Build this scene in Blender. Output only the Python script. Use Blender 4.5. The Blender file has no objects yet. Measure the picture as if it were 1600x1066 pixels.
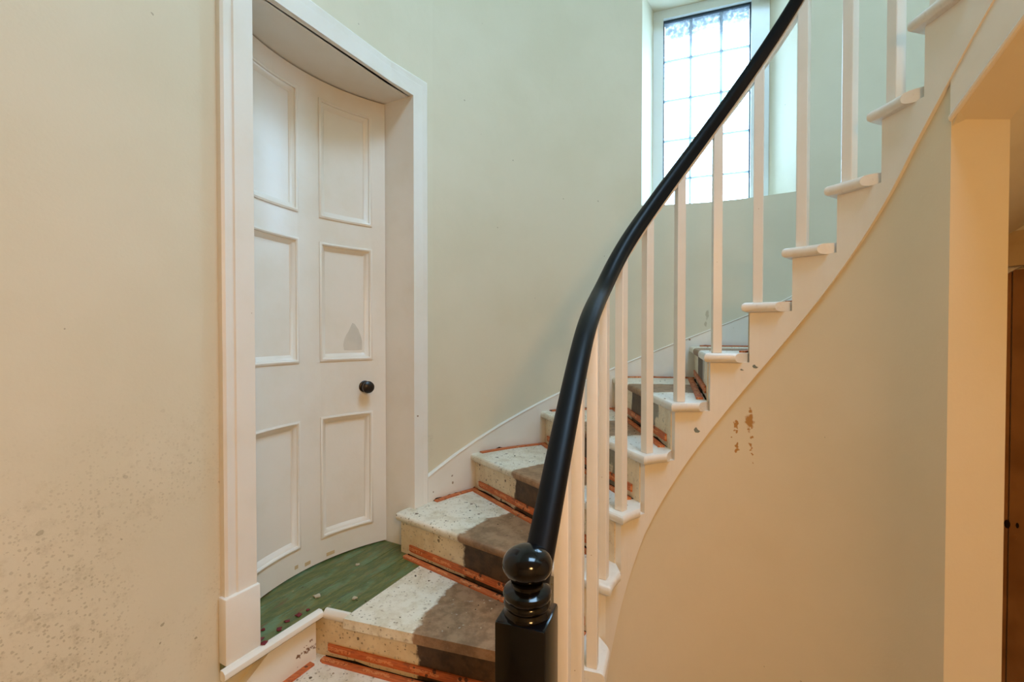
import bpy, bmesh, math, random
from mathutils import Vector, Matrix, noise
random.seed(7)
rad = math.radians
S = bpy.context.scene
COL = S.collection

# ------------------------------------------------------------------ camera, sky, exposure
CAMZ = 1.594
cam_d = bpy.data.cameras.new('camera'); cam = bpy.data.objects.new('camera', cam_d); COL.objects.link(cam)
cam_d.sensor_fit = 'HORIZONTAL'; cam_d.sensor_width = 36; cam_d.lens = 16.0; cam_d.clip_start = 0.02
cam.location = (0, 0, CAMZ); cam.rotation_euler = (rad(90 - 0.84), 0, 0)
S.camera = cam
S.view_settings.view_transform = 'Standard'; S.view_settings.look = 'None'
S.view_settings.gamma = 1.0; S.view_settings.use_curve_mapping = False
S.view_settings.exposure = -0.25
W = bpy.data.worlds.new('sky'); S.world = W; W.use_nodes = True
bg = W.node_tree.nodes['Background']; bg.inputs[0].default_value = (0.44, 0.71, 1.0, 1); bg.inputs[1].default_value = 27.0
LAMP_W = 104.0
LAMP_COL = (1.0, 0.535, 0.19)
LAMP_POS = (0.50, -0.85)
LAMP_Z = 2.27

def portal(name, loc, rot, sx, sy):
    l = bpy.data.lights.new(name, 'AREA'); l.shape = 'RECTANGLE'; l.size = sx; l.size_y = sy
    l.cycles.is_portal = True
    o = bpy.data.objects.new(name, l); COL.objects.link(o); o.location = loc; o.rotation_euler = rot
    return o

# ------------------------------------------------------------------ geometry of the stairwell
C = Vector((0.628, 1.187))
Z0, H = 0.68, 0.17                 # top of the doorway landing, rise
RW, RS = 1.305, 1.287              # outer wall face, wall string face
RI, RN, RB = 0.385, 0.364, 0.401   # cut string face, nosing ends, baluster line
def zt(k): return Z0 + H * k
def inner(phi, r=RI):              # inner U shaped well: straight, half round, straight
    if phi > 160:
        s = rad(phi - 160) * 0.385; a = rad(160)
        return Vector((C.x + r*math.cos(a) - math.sin(a)*s, C.y + r*math.sin(a) + math.cos(a)*s))
    if phi < 0:
        return Vector((C.x + r, C.y - rad(-phi) * 0.385))
    a = rad(phi); return Vector((C.x + r*math.cos(a), C.y + r*math.sin(a)))
TT = 152.0
TD = Vector((-math.sin(rad(28)), -math.cos(rad(28)))); TN = Vector((-math.cos(rad(28)), math.sin(rad(28))))
T0 = C + RW * Vector((math.cos(rad(TT)), math.sin(rad(TT))))
def outer(t, n=0.0):               # t runs along the wall face (0 = where the round wall turns straight), n goes into the wall
    if t > 0: return T0 + TD*t + TN*n
    a = TT + math.degrees(t / RW)
    r = RW + n
    if a < 0: return Vector((C.x + r, C.y - rad(-a)*RW))
    return Vector((C.x + r*math.cos(rad(a)), C.y + r*math.sin(rad(a))))
def ang_t(a): return rad(a - TT) * RW
PHI = {k: 176.3 - 18.118*k for k in range(0, 11)}
PHI.update({-1: 202.5, -2: 229, -3: 256, -4: 283, 11: -25, 12: -47, 13: -69})
OT = {k: ang_t(166.1 - 18.118*k) for k in range(1, 7)}
OT.update({0: 0.330, -1: 0.70, -2: 1.05, -3: 1.40, 7: ang_t(44), 8: ang_t(32), 9: ang_t(20), 10: ang_t(8), 11: ang_t(-2), 12: ang_t(-11), 13: ang_t(-20)})
def interp(tab, x):                # tab sorted by x
    if x <= tab[0][0]: i = 0
    elif x >= tab[-1][0]: i = len(tab) - 2
    else:
        i = 0
        while tab[i+1][0] < x: i += 1
    (a, b), (c, d) = tab[i], tab[i+1]
    return b + (d-b)*(x-a)/(c-a)
PIT = sorted((PHI[k], zt(k)) for k in PHI)
OPIT = sorted((OT[k], zt(k)) for k in OT)
def pitch(phi): return interp(PIT, phi)
def opitch(t): return interp(OPIT, t)

# ------------------------------------------------------------------ materials
def new_mat(name):
    m = bpy.data.materials.new(name); m.use_nodes = True
    return m, m.node_tree, m.node_tree.nodes['Principled BSDF']
def nd(nt, t, **kw):
    n = nt.nodes.new(t)
    for k, v in kw.items():
        if k.startswith('i_'): n.inputs[int(k[2:]) if k[2:].isdigit() else k[2:]].default_value = v
        else: setattr(n, k, v)
    return n
def lk(nt, a, b): nt.links.new(a, b)
def coord(nt): return nd(nt, 'ShaderNodeTexCoord').outputs['Object']
def val(nt, op, a, b=None, clamp=False):
    n = nd(nt, 'ShaderNodeMath', operation=op, use_clamp=clamp)
    for i, x in enumerate((a, b)):
        if x is None: continue
        if isinstance(x, (int, float)): n.inputs[i].default_value = x
        else: lk(nt, x, n.inputs[i])
    return n.outputs[0]
def ramp(nt, x, a, b):             # smooth 0..1 between a and b
    n = nd(nt, 'ShaderNodeMapRange', interpolation_type='SMOOTHSTEP')
    lk(nt, x, n.inputs[0]); n.inputs[1].default_value = a; n.inputs[2].default_value = b
    return n.outputs[0]
def mix(nt, fac, a, b):
    n = nd(nt, 'ShaderNodeMix', data_type='RGBA')
    if isinstance(fac, (int, float)): n.inputs[0].default_value = fac
    else: lk(nt, fac, n.inputs[0])
    for i, c in ((6, a), (7, b)):
        if isinstance(c, tuple): n.inputs[i].default_value = (*c, 1)
        else: lk(nt, c, n.inputs[i])
    return n.outputs[2]
def noi(nt, co, scale, detail=3, rough=0.55, stretch=None):
    if stretch:
        mp = nd(nt, 'ShaderNodeMapping'); mp.inputs['Scale'].default_value = stretch
        lk(nt, co, mp.inputs[0]); co = mp.outputs[0]
    n = nd(nt, 'ShaderNodeTexNoise'); n.inputs['Scale'].default_value = scale
    n.inputs['Detail'].default_value = detail; n.inputs['Roughness'].default_value = rough
    lk(nt, co, n.inputs['Vector']); return n.outputs[0]
def bump(nt, b, h, strength, dist=0.002):
    n = nd(nt, 'ShaderNodeBump'); n.inputs['Strength'].default_value = strength; n.inputs['Distance'].default_value = dist
    lk(nt, h, n.inputs['Height']); lk(nt, n.outputs[0], b.inputs['Normal'])
def specks(nt, co, scale, size, gate, gscale=4.0):   # scattered irregular chips
    d = nd(nt, 'ShaderNodeVectorMath', operation='ADD')
    nn = nd(nt, 'ShaderNodeTexNoise'); nn.inputs['Scale'].default_value = scale*1.3; nn.inputs['Detail'].default_value = 2
    lk(nt, co, nn.inputs['Vector'])
    sc = nd(nt, 'ShaderNodeVectorMath', operation='SCALE'); lk(nt, nn.outputs['Color'], sc.inputs[0]); sc.inputs['Scale'].default_value = 0.5/scale
    lk(nt, co, d.inputs[0]); lk(nt, sc.outputs[0], d.inputs[1])
    v = nd(nt, 'ShaderNodeTexVoronoi'); v.inputs['Scale'].default_value = scale; lk(nt, d.outputs[0], v.inputs['Vector'])
    s = nd(nt, 'ShaderNodeSeparateColor'); lk(nt, v.outputs['Color'], s.inputs[0])
    dist = v.outputs['Distance']
    lim = val(nt, 'MULTIPLY', s.outputs[1], size)
    on = val(nt, 'LESS_THAN', dist, lim)
    g1 = val(nt, 'LESS_THAN', s.outputs[0], gate)
    return val(nt, 'MULTIPLY', on, g1)
def spots(nt, co, lst, warp=0.012, wscale=60):       # stains at given places (centre, radii)
    nn = nd(nt, 'ShaderNodeTexNoise'); nn.inputs['Scale'].default_value = wscale; nn.inputs['Detail'].default_value = 3
    lk(nt, co, nn.inputs['Vector'])
    sb = nd(nt, 'ShaderNodeVectorMath', operation='SUBTRACT'); lk(nt, nn.outputs['Color'], sb.inputs[0]); sb.inputs[1].default_value = (.5, .5, .5)
    sc = nd(nt, 'ShaderNodeVectorMath', operation='SCALE'); lk(nt, sb.outputs[0], sc.inputs[0]); sc.inputs['Scale'].default_value = warp
    ad = nd(nt, 'ShaderNodeVectorMath', operation='ADD'); lk(nt, co, ad.inputs[0]); lk(nt, sc.outputs[0], ad.inputs[1])
    tot = None
    for (x, y, z, r, rz) in lst:
        a = nd(nt, 'ShaderNodeVectorMath', operation='SUBTRACT'); lk(nt, ad.outputs[0], a.inputs[0]); a.inputs[1].default_value = (x, y, z)
        b = nd(nt, 'ShaderNodeVectorMath', operation='MULTIPLY'); lk(nt, a.outputs[0], b.inputs[0]); b.inputs[1].default_value = (1/r, 1/r, 1/rz)
        l = nd(nt, 'ShaderNodeVectorMath', operation='LENGTH'); lk(nt, b.outputs[0], l.inputs[0])
        m = ramp(nt, l.outputs['Value'], 1.15, 0.75)
        tot = m if tot is None else val(nt, 'MAXIMUM', tot, m)
    return tot

PLASTER = (0.715, 0.655, 0.50)
def plaster(name, base=PLASTER, extra=None):
    m, nt, b = new_mat(name); co = coord(nt)
    n = noi(nt, co, 2.2, 4)
    c = mix(nt, ramp(nt, n, .35, .7), base, tuple(x*f for x, f in zip(base, (.95, .945, .92))))
    sp = specks(nt, co, 26, 0.10, 0.05)
    c = mix(nt, val(nt, 'MULTIPLY', sp, .6), c, (.30, .24, .15))
    if extra: c = extra(nt, co, c)
    lk(nt, c, b.inputs['Base Color']); b.inputs['Roughness'].default_value = 0.62
    b.inputs['Specular IOR Level'].default_value = 0.25
    h = val(nt, 'ADD', noi(nt, co, 5, 3), val(nt, 'MULTIPLY', noi(nt, co, 120, 2), .08))
    bump(nt, b, h, .22, .012)
    return m
M_WALL = plaster('cream_plaster')
def mould(nt, co, c):
    s = nd(nt, 'ShaderNodeSeparateXYZ'); lk(nt, co, s.inputs[0])
    low = ramp(nt, s.outputs[2], 1.55, 0.95)
    cl = ramp(nt, noi(nt, co, 3.0, 4), .38, .62)
    a = specks(nt, co, 170, .60, .42)
    a2 = ramp(nt, noi(nt, co, 22, 6, .8), .48, .72)
    f = val(nt, 'MULTIPLY', val(nt, 'MULTIPLY', a, cl), low)
    f2 = val(nt, 'MULTIPLY', val(nt, 'MULTIPLY', a2, cl), low)
    c = mix(nt, val(nt, 'MULTIPLY', f2, .40), c, (.33, .27, .15))
    c = mix(nt, val(nt, 'MULTIPLY', f, .38), c, (.28, .23, .12))
    big = val(nt, 'MULTIPLY', specks(nt, co, 30, .22, .14), low)
    return mix(nt, val(nt, 'MULTIPLY', big, .6), c, (.22, .18, .09))
M_WALL_L = plaster('cream_plaster_mouldy', extra=mould)
def drips(nt, co, c):
    f = spots(nt, co, [(.176, .347, 1.300, .015, .024), (.177, .347, 1.335, .009, .010), (.173, .349, 1.275, .008, .014), (.138, .365, 1.285, .008, .015),
                       (.138, .365, 1.265, .006, .012), (.140, .364, 1.212, .006, .010), (.141, .364, 1.195, .007, .009), (.181, .345, 1.245, .005, .007), (.180, .346, 1.215, .005, .016),
                       (.182, .345, 1.185, .004, .006), (.184, .345, 1.155, .003, .005), (.128, .369, 1.24, .003, .004), (.139, .365, 1.24, .004, .006)], .022, 70)
    c = mix(nt, val(nt, 'MULTIPLY', f, .9), c, (.42, .19, .025))
    return c
M_SPAN = plaster('cream_plaster_stained', base=(0.725, 0.65, 0.48), extra=drips)
def back_marks(nt, co, c):
    f = spots(nt, co, [(.41, 1.235, 1.70, .010, .03), (.405, 1.24, 1.65, .006, .015)], .02, 40)
    return mix(nt, val(nt, 'MULTIPLY', f, .6), c, (.40, .33, .20))
M_WALL_B = plaster('cream_plaster_back', extra=back_marks)

def paint(name, base, rough=.32, chips=.05, chipcol=(.28, .19, .11), scale=38, size=.22, spec=.5):
    m, nt, b = new_mat(name); co = coord(nt)
    n = noi(nt, co, 6, 4)
    c = mix(nt, ramp(nt, n, .4, .75), base, tuple(x*f for x, f in zip(base, (.96, .945, .91))))
    if chips: c = mix(nt, specks(nt, co, scale, size, chips), c, chipcol)
    lk(nt, c, b.inputs['Base Color']); b.inputs['Roughness'].default_value = rough
    b.inputs['Specular IOR Level'].default_value = spec
    h = val(nt, 'ADD', noi(nt, co, 14, 3), val(nt, 'MULTIPLY', noi(nt, co, 160, 2), .12))
    bump(nt, b, h, .18, .005)
    return m
WHITE = (.83, .80, .73)
M_WHITE = paint('white_gloss_paint', WHITE, .30, .012)
M_DOOR = paint('white_door_paint', (.82, .79, .715), .28, .006, scale=22, size=.16)
M_STRING = paint('string_paint', (.82, .78, .69), .34, .02, (.36, .28, .16), 26, .16)
M_WSTR = paint('wall_string_paint', (.80, .76, .68), .36, .10, (.33, .24, .16), 40, .22)
M_FRAME = paint('window_frame_white', (.80, .84, .82), .25, 0)
M_NOSE = paint('nosing_paint', (.83, .79, .70), .32, .05, (.38, .30, .18), 45, .20)

def simple(name, col, rough=.5, spec=.5, metal=0, nscale=0, ncol=None, bmp=0):
    m, nt, b = new_mat(name)
    b.inputs['Base Color'].default_value = (*col, 1); b.inputs['Roughness'].default_value = rough
    b.inputs['Specular IOR Level'].default_value = spec; b.inputs['Metallic'].default_value = metal
    co = coord(nt); n = noi(nt, co, nscale or 12, 3)
    c = mix(nt, ramp(nt, n, .35, .7), col, ncol or tuple(x*.85 for x in col)); lk(nt, c, b.inputs['Base Color'])
    if bmp: bump(nt, b, noi(nt, co, 30, 3), bmp, .004)
    return m
M_BLACK = simple('black_gloss_paint', (.003, .003, .004), .13, .4, bmp=.03)
M_RAIL = simple('black_handrail_paint', (.002, .002, .003), .42, .2, bmp=.06)
M_CREAMBAL = paint('baluster_paint', (.83, .79, .71), .34, .015, (.4, .3, .18), 50, .15)

def stair_paint(name, riser=False):
    m, nt, b = new_mat(name); co = coord(nt)
    s = nd(nt, 'ShaderNodeSeparateXYZ'); lk(nt, co, s.inputs[0])
    r = val(nt, 'SQRT', val(nt, 'ADD', val(nt, 'MULTIPLY', s.outputs[0], s.outputs[0]), val(nt, 'MULTIPLY', s.outputs[1], s.outputs[1])))
    w = val(nt, 'MULTIPLY', val(nt, 'SUBTRACT', noi(nt, co, 9, 5, .65), .5), .10)
    rr = val(nt, 'ADD', r, w)
    cream = mix(nt, ramp(nt, noi(nt, co, 16, 5, .65), .42, .66), (.80, .74, .60), (.66, .58, .42)) if not riser else \
        mix(nt, ramp(nt, noi(nt, co, 14, 4), .4, .7), (.80, .69, .49), (.70, .57, .37))
    cream = mix(nt, ramp(nt, noi(nt, co, 70, 3, .6), .58, .72), cream, (.50, .42, .30))
    brown = mix(nt, ramp(nt, noi(nt, co, 22, 5, .65), .35, .65), (.37, .22, .115), (.23, .13, .062)) if not riser else \
        mix(nt, ramp(nt, noi(nt, co, 26, 5, .65), .35, .65), (.10, .055, .022), (.055, .03, .012))
    grey = (.23, .22, .165)
    fo = ramp(nt, rr, .962, .946)             # 1 inside the outer edge of the bare band
    fi = ramp(nt, rr, .640, .656)             # 1 outside the inner edge
    band = val(nt, 'MULTIPLY', fo, fi)
    c = mix(nt, band, cream, brown)
    if riser:
        gi = val(nt, 'MULTIPLY', ramp(nt, rr, .655, .64), ramp(nt, rr, .545, .56))
        gi = val(nt, 'MULTIPLY', gi, ramp(nt, noi(nt, co, 12, 3), .40, .50))
        c = mix(nt, gi, c, grey)
    else:
        white = ramp(nt, rr, .655, .60)  # white paint at inner ends, with the window's reflection put into its colour
        c = mix(nt, val(nt, 'MULTIPLY', white, .75), c, (.78, .76, .70))
        c = mix(nt, val(nt, 'MULTIPLY', band, val(nt, 'MULTIPLY', ramp(nt, noi(nt, co, 40, 3, .7), .66, .74), .7)), c, (.52, .47, .38))
    ch = specks(nt, co, 46, .34, .22); ch2 = specks(nt, co, 110, .46, .36)
    nb = val(nt, 'MULTIPLY', val(nt, 'SUBTRACT', 1.0, val(nt, 'MULTIPLY', band, .8)), ramp(nt, r, .40, .52))
    nb = val(nt, 'MULTIPLY', nb, ramp(nt, noi(nt, co, 7, 3), .36, .56))
    c = mix(nt, val(nt, 'MULTIPLY', ch, nb), c, (.13, .085, .04))
    c = mix(nt, val(nt, 'MULTIPLY', val(nt, 'MULTIPLY', ch2, nb), .8), c, (.20, .15, .07))
    lk(nt, c, b.inputs['Base Color'])
    ro = val(nt, 'ADD', .32, val(nt, 'MULTIPLY', band, .25)); lk(nt, ro, b.inputs['Roughness'])
    h = val(nt, 'ADD', noi(nt, co, 30, 4), val(nt, 'MULTIPLY', band, -.4)); bump(nt, b, h, .3, .004)
    return m
M_TREAD = stair_paint('worn_tread_paint'); M_RISER = stair_paint('worn_riser_paint', True)

def green():
    m, nt, b = new_mat('worn_green_board_paint'); co = coord(nt)   # objects' x runs along the board
    n = noi(nt, co, 9, 6, .7, (1.2, 6, 1)); n2 = noi(nt, co, 5, 5, .65, (1, 3, 1))
    c = mix(nt, ramp(nt, n, .42, .60), (.065, .105, .030), (.155, .155, .040))
    c = mix(nt, ramp(nt, n2, .50, .66), c, (.125, .21, .10))
    c = mix(nt, ramp(nt, noi(nt, co, 8, 5, .7, (1, 4, 1)), .56, .68), c, (.14, .085, .03))
    c = mix(nt, specks(nt, co, 34, .22, .12), c, (.34, .27, .15))
    c = mix(nt, specks(nt, co, 48, .22, .10), c, (.05, .03, .015))
    lk(nt, c, b.inputs['Base Color']); b.inputs['Roughness'].default_value = .34
    bump(nt, b, val(nt, 'ADD', n, noi(nt, co, 40, 3)), .35, .004)
    return m
M_GREEN = green()

def gripper():
    m, nt, b = new_mat('orange_gripper_wood'); co = coord(nt)      # x along the strip, y across
    s = nd(nt, 'ShaderNodeSeparateXYZ'); lk(nt, co, s.inputs[0])
    base = mix(nt, ramp(nt, noi(nt, co, 10, 4, .6, (3, 20, 20)), .35, .7), (.62, .17, .045), (.42, .10, .03))
    word = val(nt, 'LESS_THAN', val(nt, 'FRACT', val(nt, 'MULTIPLY', s.outputs[0], 6.2)), .62)
    lx = val(nt, 'FLOOR', val(nt, 'MULTIPLY', s.outputs[0], 190)); ly = val(nt, 'FLOOR', val(nt, 'MULTIPLY', s.outputs[1], 330))
    cv = nd(nt, 'ShaderNodeCombineXYZ'); lk(nt, lx, cv.inputs[0]); lk(nt, ly, cv.inputs[1])
    wn = nd(nt, 'ShaderNodeTexWhiteNoise', noise_dimensions='2D'); lk(nt, cv.outputs[0], wn.inputs[0])
    gl = val(nt, 'GREATER_THAN', wn.outputs[0], .42)
    mid = val(nt, 'LESS_THAN', val(nt, 'ABSOLUTE', s.outputs[1]), .0062)
    f = val(nt, 'MULTIPLY', val(nt, 'MULTIPLY', word, gl), mid)
    c = mix(nt, val(nt, 'MULTIPLY', f, .55), base, (.85, .42, .17))
    c = mix(nt, val(nt, 'MULTIPLY', specks(nt, co, 45, .4, .25), .85), c, (.06, .03, .015))
    c = mix(nt, ramp(nt, noi(nt, co, 14, 4), .62, .78), c, (.14, .05, .025))
    lk(nt, c, b.inputs['Base Color']); b.inputs['Roughness'].default_value = .55
    return m
M_GRIP = gripper()
M_DIRT = simple('black_dirt', (.02, .013, .008), .9, .1)
M_PETAL = simple('dark_red_petal', (.16, .008, .012), .6)
M_FLAKE = simple('pale_plaster_flake', (.52, .44, .30), .8)
M_DARKFLAKE = simple('dark_debris', (.05, .035, .015), .8)
M_CHIP = simple('bare_grey_green_patch', (.19, .23, .20), .6)
M_FILLER = simple('grey_filler_patch', (.66, .63, .55), .6, ncol=(.58, .56, .49))
M_GASKET = simple('dark_gasket', (.02, .035, .05), .5)
M_KNOB = simple('dark_wood_knob', (.012, .007, .005), .35)
M_BROWN = simple('brown_varnished_door', (.40, .20, .075), .35, nscale=5, ncol=(.28, .13, .045))
M_LINTEL = paint('ochre_painted_wood', (.62, .48, .28), .4, 0)
M_FLOOR = simple('stone_floor', (.42, .34, .25), .6, nscale=3, bmp=.2)
M_SHADE = simple('dark_metal_shade', (.10, .09, .08), .45, .5)
M_GLARE_BAR = simple('glare_pale_glazing_bar', (.55, .66, .76), .4)
_nt = M_GLARE_BAR.node_tree; _t = nd(_nt, 'ShaderNodeBsdfTranslucent'); _t.inputs[0].default_value = (.42, .44, .45, 1)  # translucent so the bars turn pale, imitating the glare of the window
_m = nd(_nt, 'ShaderNodeMixShader'); _m.inputs[0].default_value = .75
lk(_nt, _nt.nodes['Principled BSDF'].outputs[0], _m.inputs[1]); lk(_nt, _t.outputs[0], _m.inputs[2]); lk(_nt, _m.outputs[0], _nt.nodes['Material Output'].inputs['Surface'])
M_BACKING = simple('dark_door_backing', (.01, .007, .005), .9)
def glass():
    m, nt, b = new_mat('frosted_window_glass'); nt.nodes.remove(b); co = coord(nt)
    out = nt.nodes['Material Output']
    tr = nd(nt, 'ShaderNodeBsdfTransparent'); tr.inputs[0].default_value = (.97, .99, 1, 1)
    tl = nd(nt, 'ShaderNodeBsdfTranslucent'); tl.inputs[0].default_value = (.20, .205, .205, 1)
    gl = nd(nt, 'ShaderNodeBsdfGlossy'); gl.inputs['Roughness'].default_value = .05
    s = nd(nt, 'ShaderNodeSeparateXYZ'); lk(nt, co, s.inputs[0])
    zz = val(nt, 'ADD', s.outputs[2], val(nt, 'MULTIPLY', val(nt, 'SUBTRACT', noi(nt, co, 30, 4, .7), .5), .16))
    f = val(nt, 'MULTIPLY', ramp(nt, zz, 3.20, 3.34), ramp(nt, noi(nt, co, 50, 4, .75), .0, .6))
    m1 = nd(nt, 'ShaderNodeMixShader'); lk(nt, f, m1.inputs[0]); lk(nt, tr.outputs[0], m1.inputs[1]); lk(nt, tl.outputs[0], m1.inputs[2])
    m2 = nd(nt, 'ShaderNodeMixShader'); m2.inputs[0].default_value = .05; lk(nt, m1.outputs[0], m2.inputs[1]); lk(nt, gl.outputs[0], m2.inputs[2])
    lk(nt, m2.outputs[0], out.inputs['Surface'])
    return m
M_GLASS = glass()

# ------------------------------------------------------------------ object helpers
ORG = {}
def tag(o, label=None, cat=None, group=None, kind=None):
    if label: o['label'] = label
    if cat: o['category'] = cat
    if group: o['group'] = group
    if kind: o['kind'] = kind
    return o
def empty(name, loc=(0, 0, 0), kind=None, label=None, cat=None, group=None):
    o = bpy.data.objects.new(name, None); COL.objects.link(o); o.location = loc; o.empty_display_size = .05
    ORG[o.name] = Vector(loc)
    return tag(o, label, cat, group, kind)
def worg(o): return ORG.get(o.name, Vector((0, 0, 0)))
def obj(name, verts, faces, mat, parent=None, smooth=False, kind=None, origin=None):
    """one mesh object; verts in world space, stored relative to its origin (that of its parent unless given)"""
    po = worg(parent) if parent else Vector((0, 0, 0))
    og = Vector(origin) if origin is not None else po
    me = bpy.data.meshes.new(name); me.from_pydata([tuple(Vector(v) - og) for v in verts], [], faces); me.update()
    bm = bmesh.new(); bm.from_mesh(me); bmesh.ops.recalc_face_normals(bm, faces=bm.faces); bm.to_mesh(me); bm.free()
    if smooth:
        for p in me.polygons: p.use_smooth = True
        me.set_sharp_from_angle(angle=rad(38))
    o = bpy.data.objects.new(name, me); COL.objects.link(o); me.materials.append(mat)
    if parent: o.parent = parent
    o.location = og - po
    ORG[o.name] = og
    if kind: o['kind'] = kind
    return o
def V3(p, z): return (p[0], p[1], z)
def prism(pts, z0, z1):            # pts: plan polygon
    n = len(pts)
    v = [V3(p, z0) for p in pts] + [V3(p, z1) for p in pts]
    f = [tuple(range(n))[::-1], tuple(range(n, 2*n))] + [(i, (i+1) % n, (i+1) % n + n, i+n) for i in range(n)]
    return v, f
def join(*vf):
    V, F = [], []
    for v, f in vf:
        o = len(V); V += list(v); F += [tuple(i+o for i in q) for q in f]
    return V, F
def box6(p):                       # eight corners: bottom four then top four
    return list(p), [(3, 2, 1, 0), (4, 5, 6, 7), (0, 1, 5, 4), (1, 2, 6, 5), (2, 3, 7, 6), (3, 0, 4, 7)]
def sweep(secs, closed=True, cap=True):   # list of equal-length rings
    n = len(secs[0]); V = [p for s in secs for p in s]; F = []
    for i in range(len(secs)-1):
        for j in range(n if closed else n-1):
            a, b = i*n+j, i*n+(j+1) % n
            F.append((a, b, b+n, a+n))
    if cap and closed: F += [tuple(range(n))[::-1], tuple(range((len(secs)-1)*n, len(secs)*n))]
    return V, F
def lathe(prof, c, seg=32):        # prof (r,z) from bottom to top
    V, F = [], []
    for r, z in prof:
        for j in range(seg):
            a = 2*math.pi*j/seg; V.append((c[0]+r*math.cos(a), c[1]+r*math.sin(a), z))
    for i in range(len(prof)-1):
        for j in range(seg):
            a, b = i*seg+j, i*seg+(j+1) % seg; F.append((a, b, b+seg, a+seg))
    F += [tuple(range(seg))[::-1], tuple(range((len(prof)-1)*seg, len(prof)*seg))]
    return V, F
def bevel_obj(o, w, seg=2, angle=40):
    me = o.data; bm = bmesh.new(); bm.from_mesh(me)
    es = [e for e in bm.edges if len(e.link_faces) == 2 and e.calc_face_angle(0) > rad(angle)]
    bmesh.ops.bevel(bm, geom=es, offset=w, segments=seg, profile=.5, affect='EDGES', clamp_overlap=True)
    bm.to_mesh(me); bm.free()
    for p in me.polygons: p.use_smooth = True
    me.set_sharp_from_angle(angle=rad(35))
    return o
def linspace(a, b, n): return [a + (b-a)*i/(n-1) for i in range(n)]

# ------------------------------------------------------------------ the shell
ZTOP = 4.60
def wall_grid(name, ts, zs, hole, mat, thick=.22, tout=None):
    """wall along the outer curve; hole(tmid,zmid) -> True where nothing stands"""
    nt_, nz = len(ts), len(zs); V, F = [], []
    for i, t in enumerate(ts):
        for z in zs: V.append(V3(outer(t), z))
    for i, t in enumerate(ts):
        for z in zs: V.append(V3(outer(tout[i] if tout else t, thick), z))
    N = nt_*nz; ix = lambda i, j: i*nz+j
    keep = {(i, j) for i in range(nt_-1) for j in range(nz-1) if not hole((ts[i]+ts[i+1])/2, (zs[j]+zs[j+1])/2)}
    for (i, j) in keep:
        a, b, c, d = ix(i, j), ix(i+1, j), ix(i+1, j+1), ix(i, j+1)
        F += [(a, b, c, d), (a+N, d+N, c+N, b+N)]
        for (di, dj, p, q) in ((-1, 0, a, d), (1, 0, b, c), (0, -1, a, b), (0, 1, d, c)):
            if (i+di, j+dj) not in keep: F.append((p, q, q+N, p+N))
    return obj(name, V, F, mat, smooth=True, kind='structure', origin=(C.x, C.y, 0))
DZT = CAMZ + 1.006                                  # underside of the door head
DT0, DT1 = -.165, .525                              # doorway along the wall
TS = -.30                                           # seam between the flat and the round wall
wall_grid('wall_left', sorted({TS, DT0-.02, DT1+.02, 1.2, 2.0, 3.0, 4.31} | {-.24, -.08, 0.0}), [0, Z0-.031, DZT+.02, ZTOP],
          lambda t, z: DT0-.02 < t < DT1+.02 and Z0-.031 < z < DZT+.02, M_WALL_L, .30)
# the round back wall with the splayed window opening
PH = rad(70); NW = Vector((math.cos(PH), math.sin(PH))); TW = Vector((math.sin(PH), -math.cos(PH)))
WD = 2.80
def wp(t, d): return NW*d + TW*t                    # plan point from window coordinates
WT0, WT1 = ang_t(54.1), ang_t(86.6)
SILL, HEAD = CAMZ + .702, CAMZ + 1.862
tl = [ang_t(a) for a in (0, 6, 12, 18, 24, 30, 36, 42, 48, 54.1, 60, 66, 72, 78, 86.6, 92, 98, 104, 110, 116, 122, 128, 134)] + [TS]
tl = [ang_t(-71)] + tl
def tomap(t):
    if abs(t-WT0) < 1e-6: return ang_t(54.1 + 7.5)
    if abs(t-WT1) < 1e-6: return ang_t(86.6 - 5.4)
    return t
wall_grid('wall_back', tl, [0, SILL, HEAD, ZTOP], lambda t, z: WT0 < t < WT1 and SILL < z < HEAD, M_WALL_B, .26, [tomap(t) for t in tl])
pl = outer(4.31)
YB = pl.y
obj('wall_front', *box6([(pl.x-.3, YB-.2, 0), (C.x+RW+.25, YB-.2, 0), (C.x+RW+.25, YB, 0), (pl.x-.3, YB, 0)] + [(pl.x-.3, YB-.2, ZTOP), (C.x+RW+.25, YB-.2, ZTOP), (C.x+RW+.25, YB, ZTOP), (pl.x-.3, YB, ZTOP)]), M_WALL, kind='structure')
obj('wall_right', *box6([V3(p, z) for z in (0, ZTOP) for p in ((C.x+RW, YB), (C.x+RW+.22, YB), (C.x+RW+.22, outer(ang_t(-71)).y), (C.x+RW, outer(ang_t(-71)).y))]), M_WALL, kind='structure')
obj('floor', *box6([V3(p, z) for z in (-.15, 0) for p in ((-3, YB-.2), (2.3, YB-.2), (2.3, 2.9), (-3, 2.9))]), M_FLOOR, kind='structure')
# ceiling high above the well, with a rooflight opening
RX0, RX1, RY0, RY1 = .35, 1.65, -.25, .85
def slab_hole(name, x0, x1, y0, y1, hx0, hx1, hy0, hy1, z0, z1, mat):
    parts = [((x0, y0), (hx0, y1)), ((hx1, y0), (x1, y1)), ((hx0, y0), (hx1, hy0)), ((hx0, hy1), (hx1, y1))]
    vf = [prism([(a[0], a[1]), (b[0], a[1]), (b[0], b[1]), (a[0], b[1])], z0, z1) for a, b in parts]
    return obj(name, *join(*vf), mat, kind='structure')
slab_hole('ceiling', -3, 2.3, YB-.2, 2.95, RX0, RX1, RY0, RY1, ZTOP, ZTOP+.2, M_WALL)
LY = .30
obj('floor_upper_landing', *prism([(outer(4.25).x-.2, YB), (C.x+RW, YB), (C.x+RW, LY), (outer(1.60).x, LY)], zt(13)-.30, zt(13)), M_WALL, kind='structure')
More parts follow.
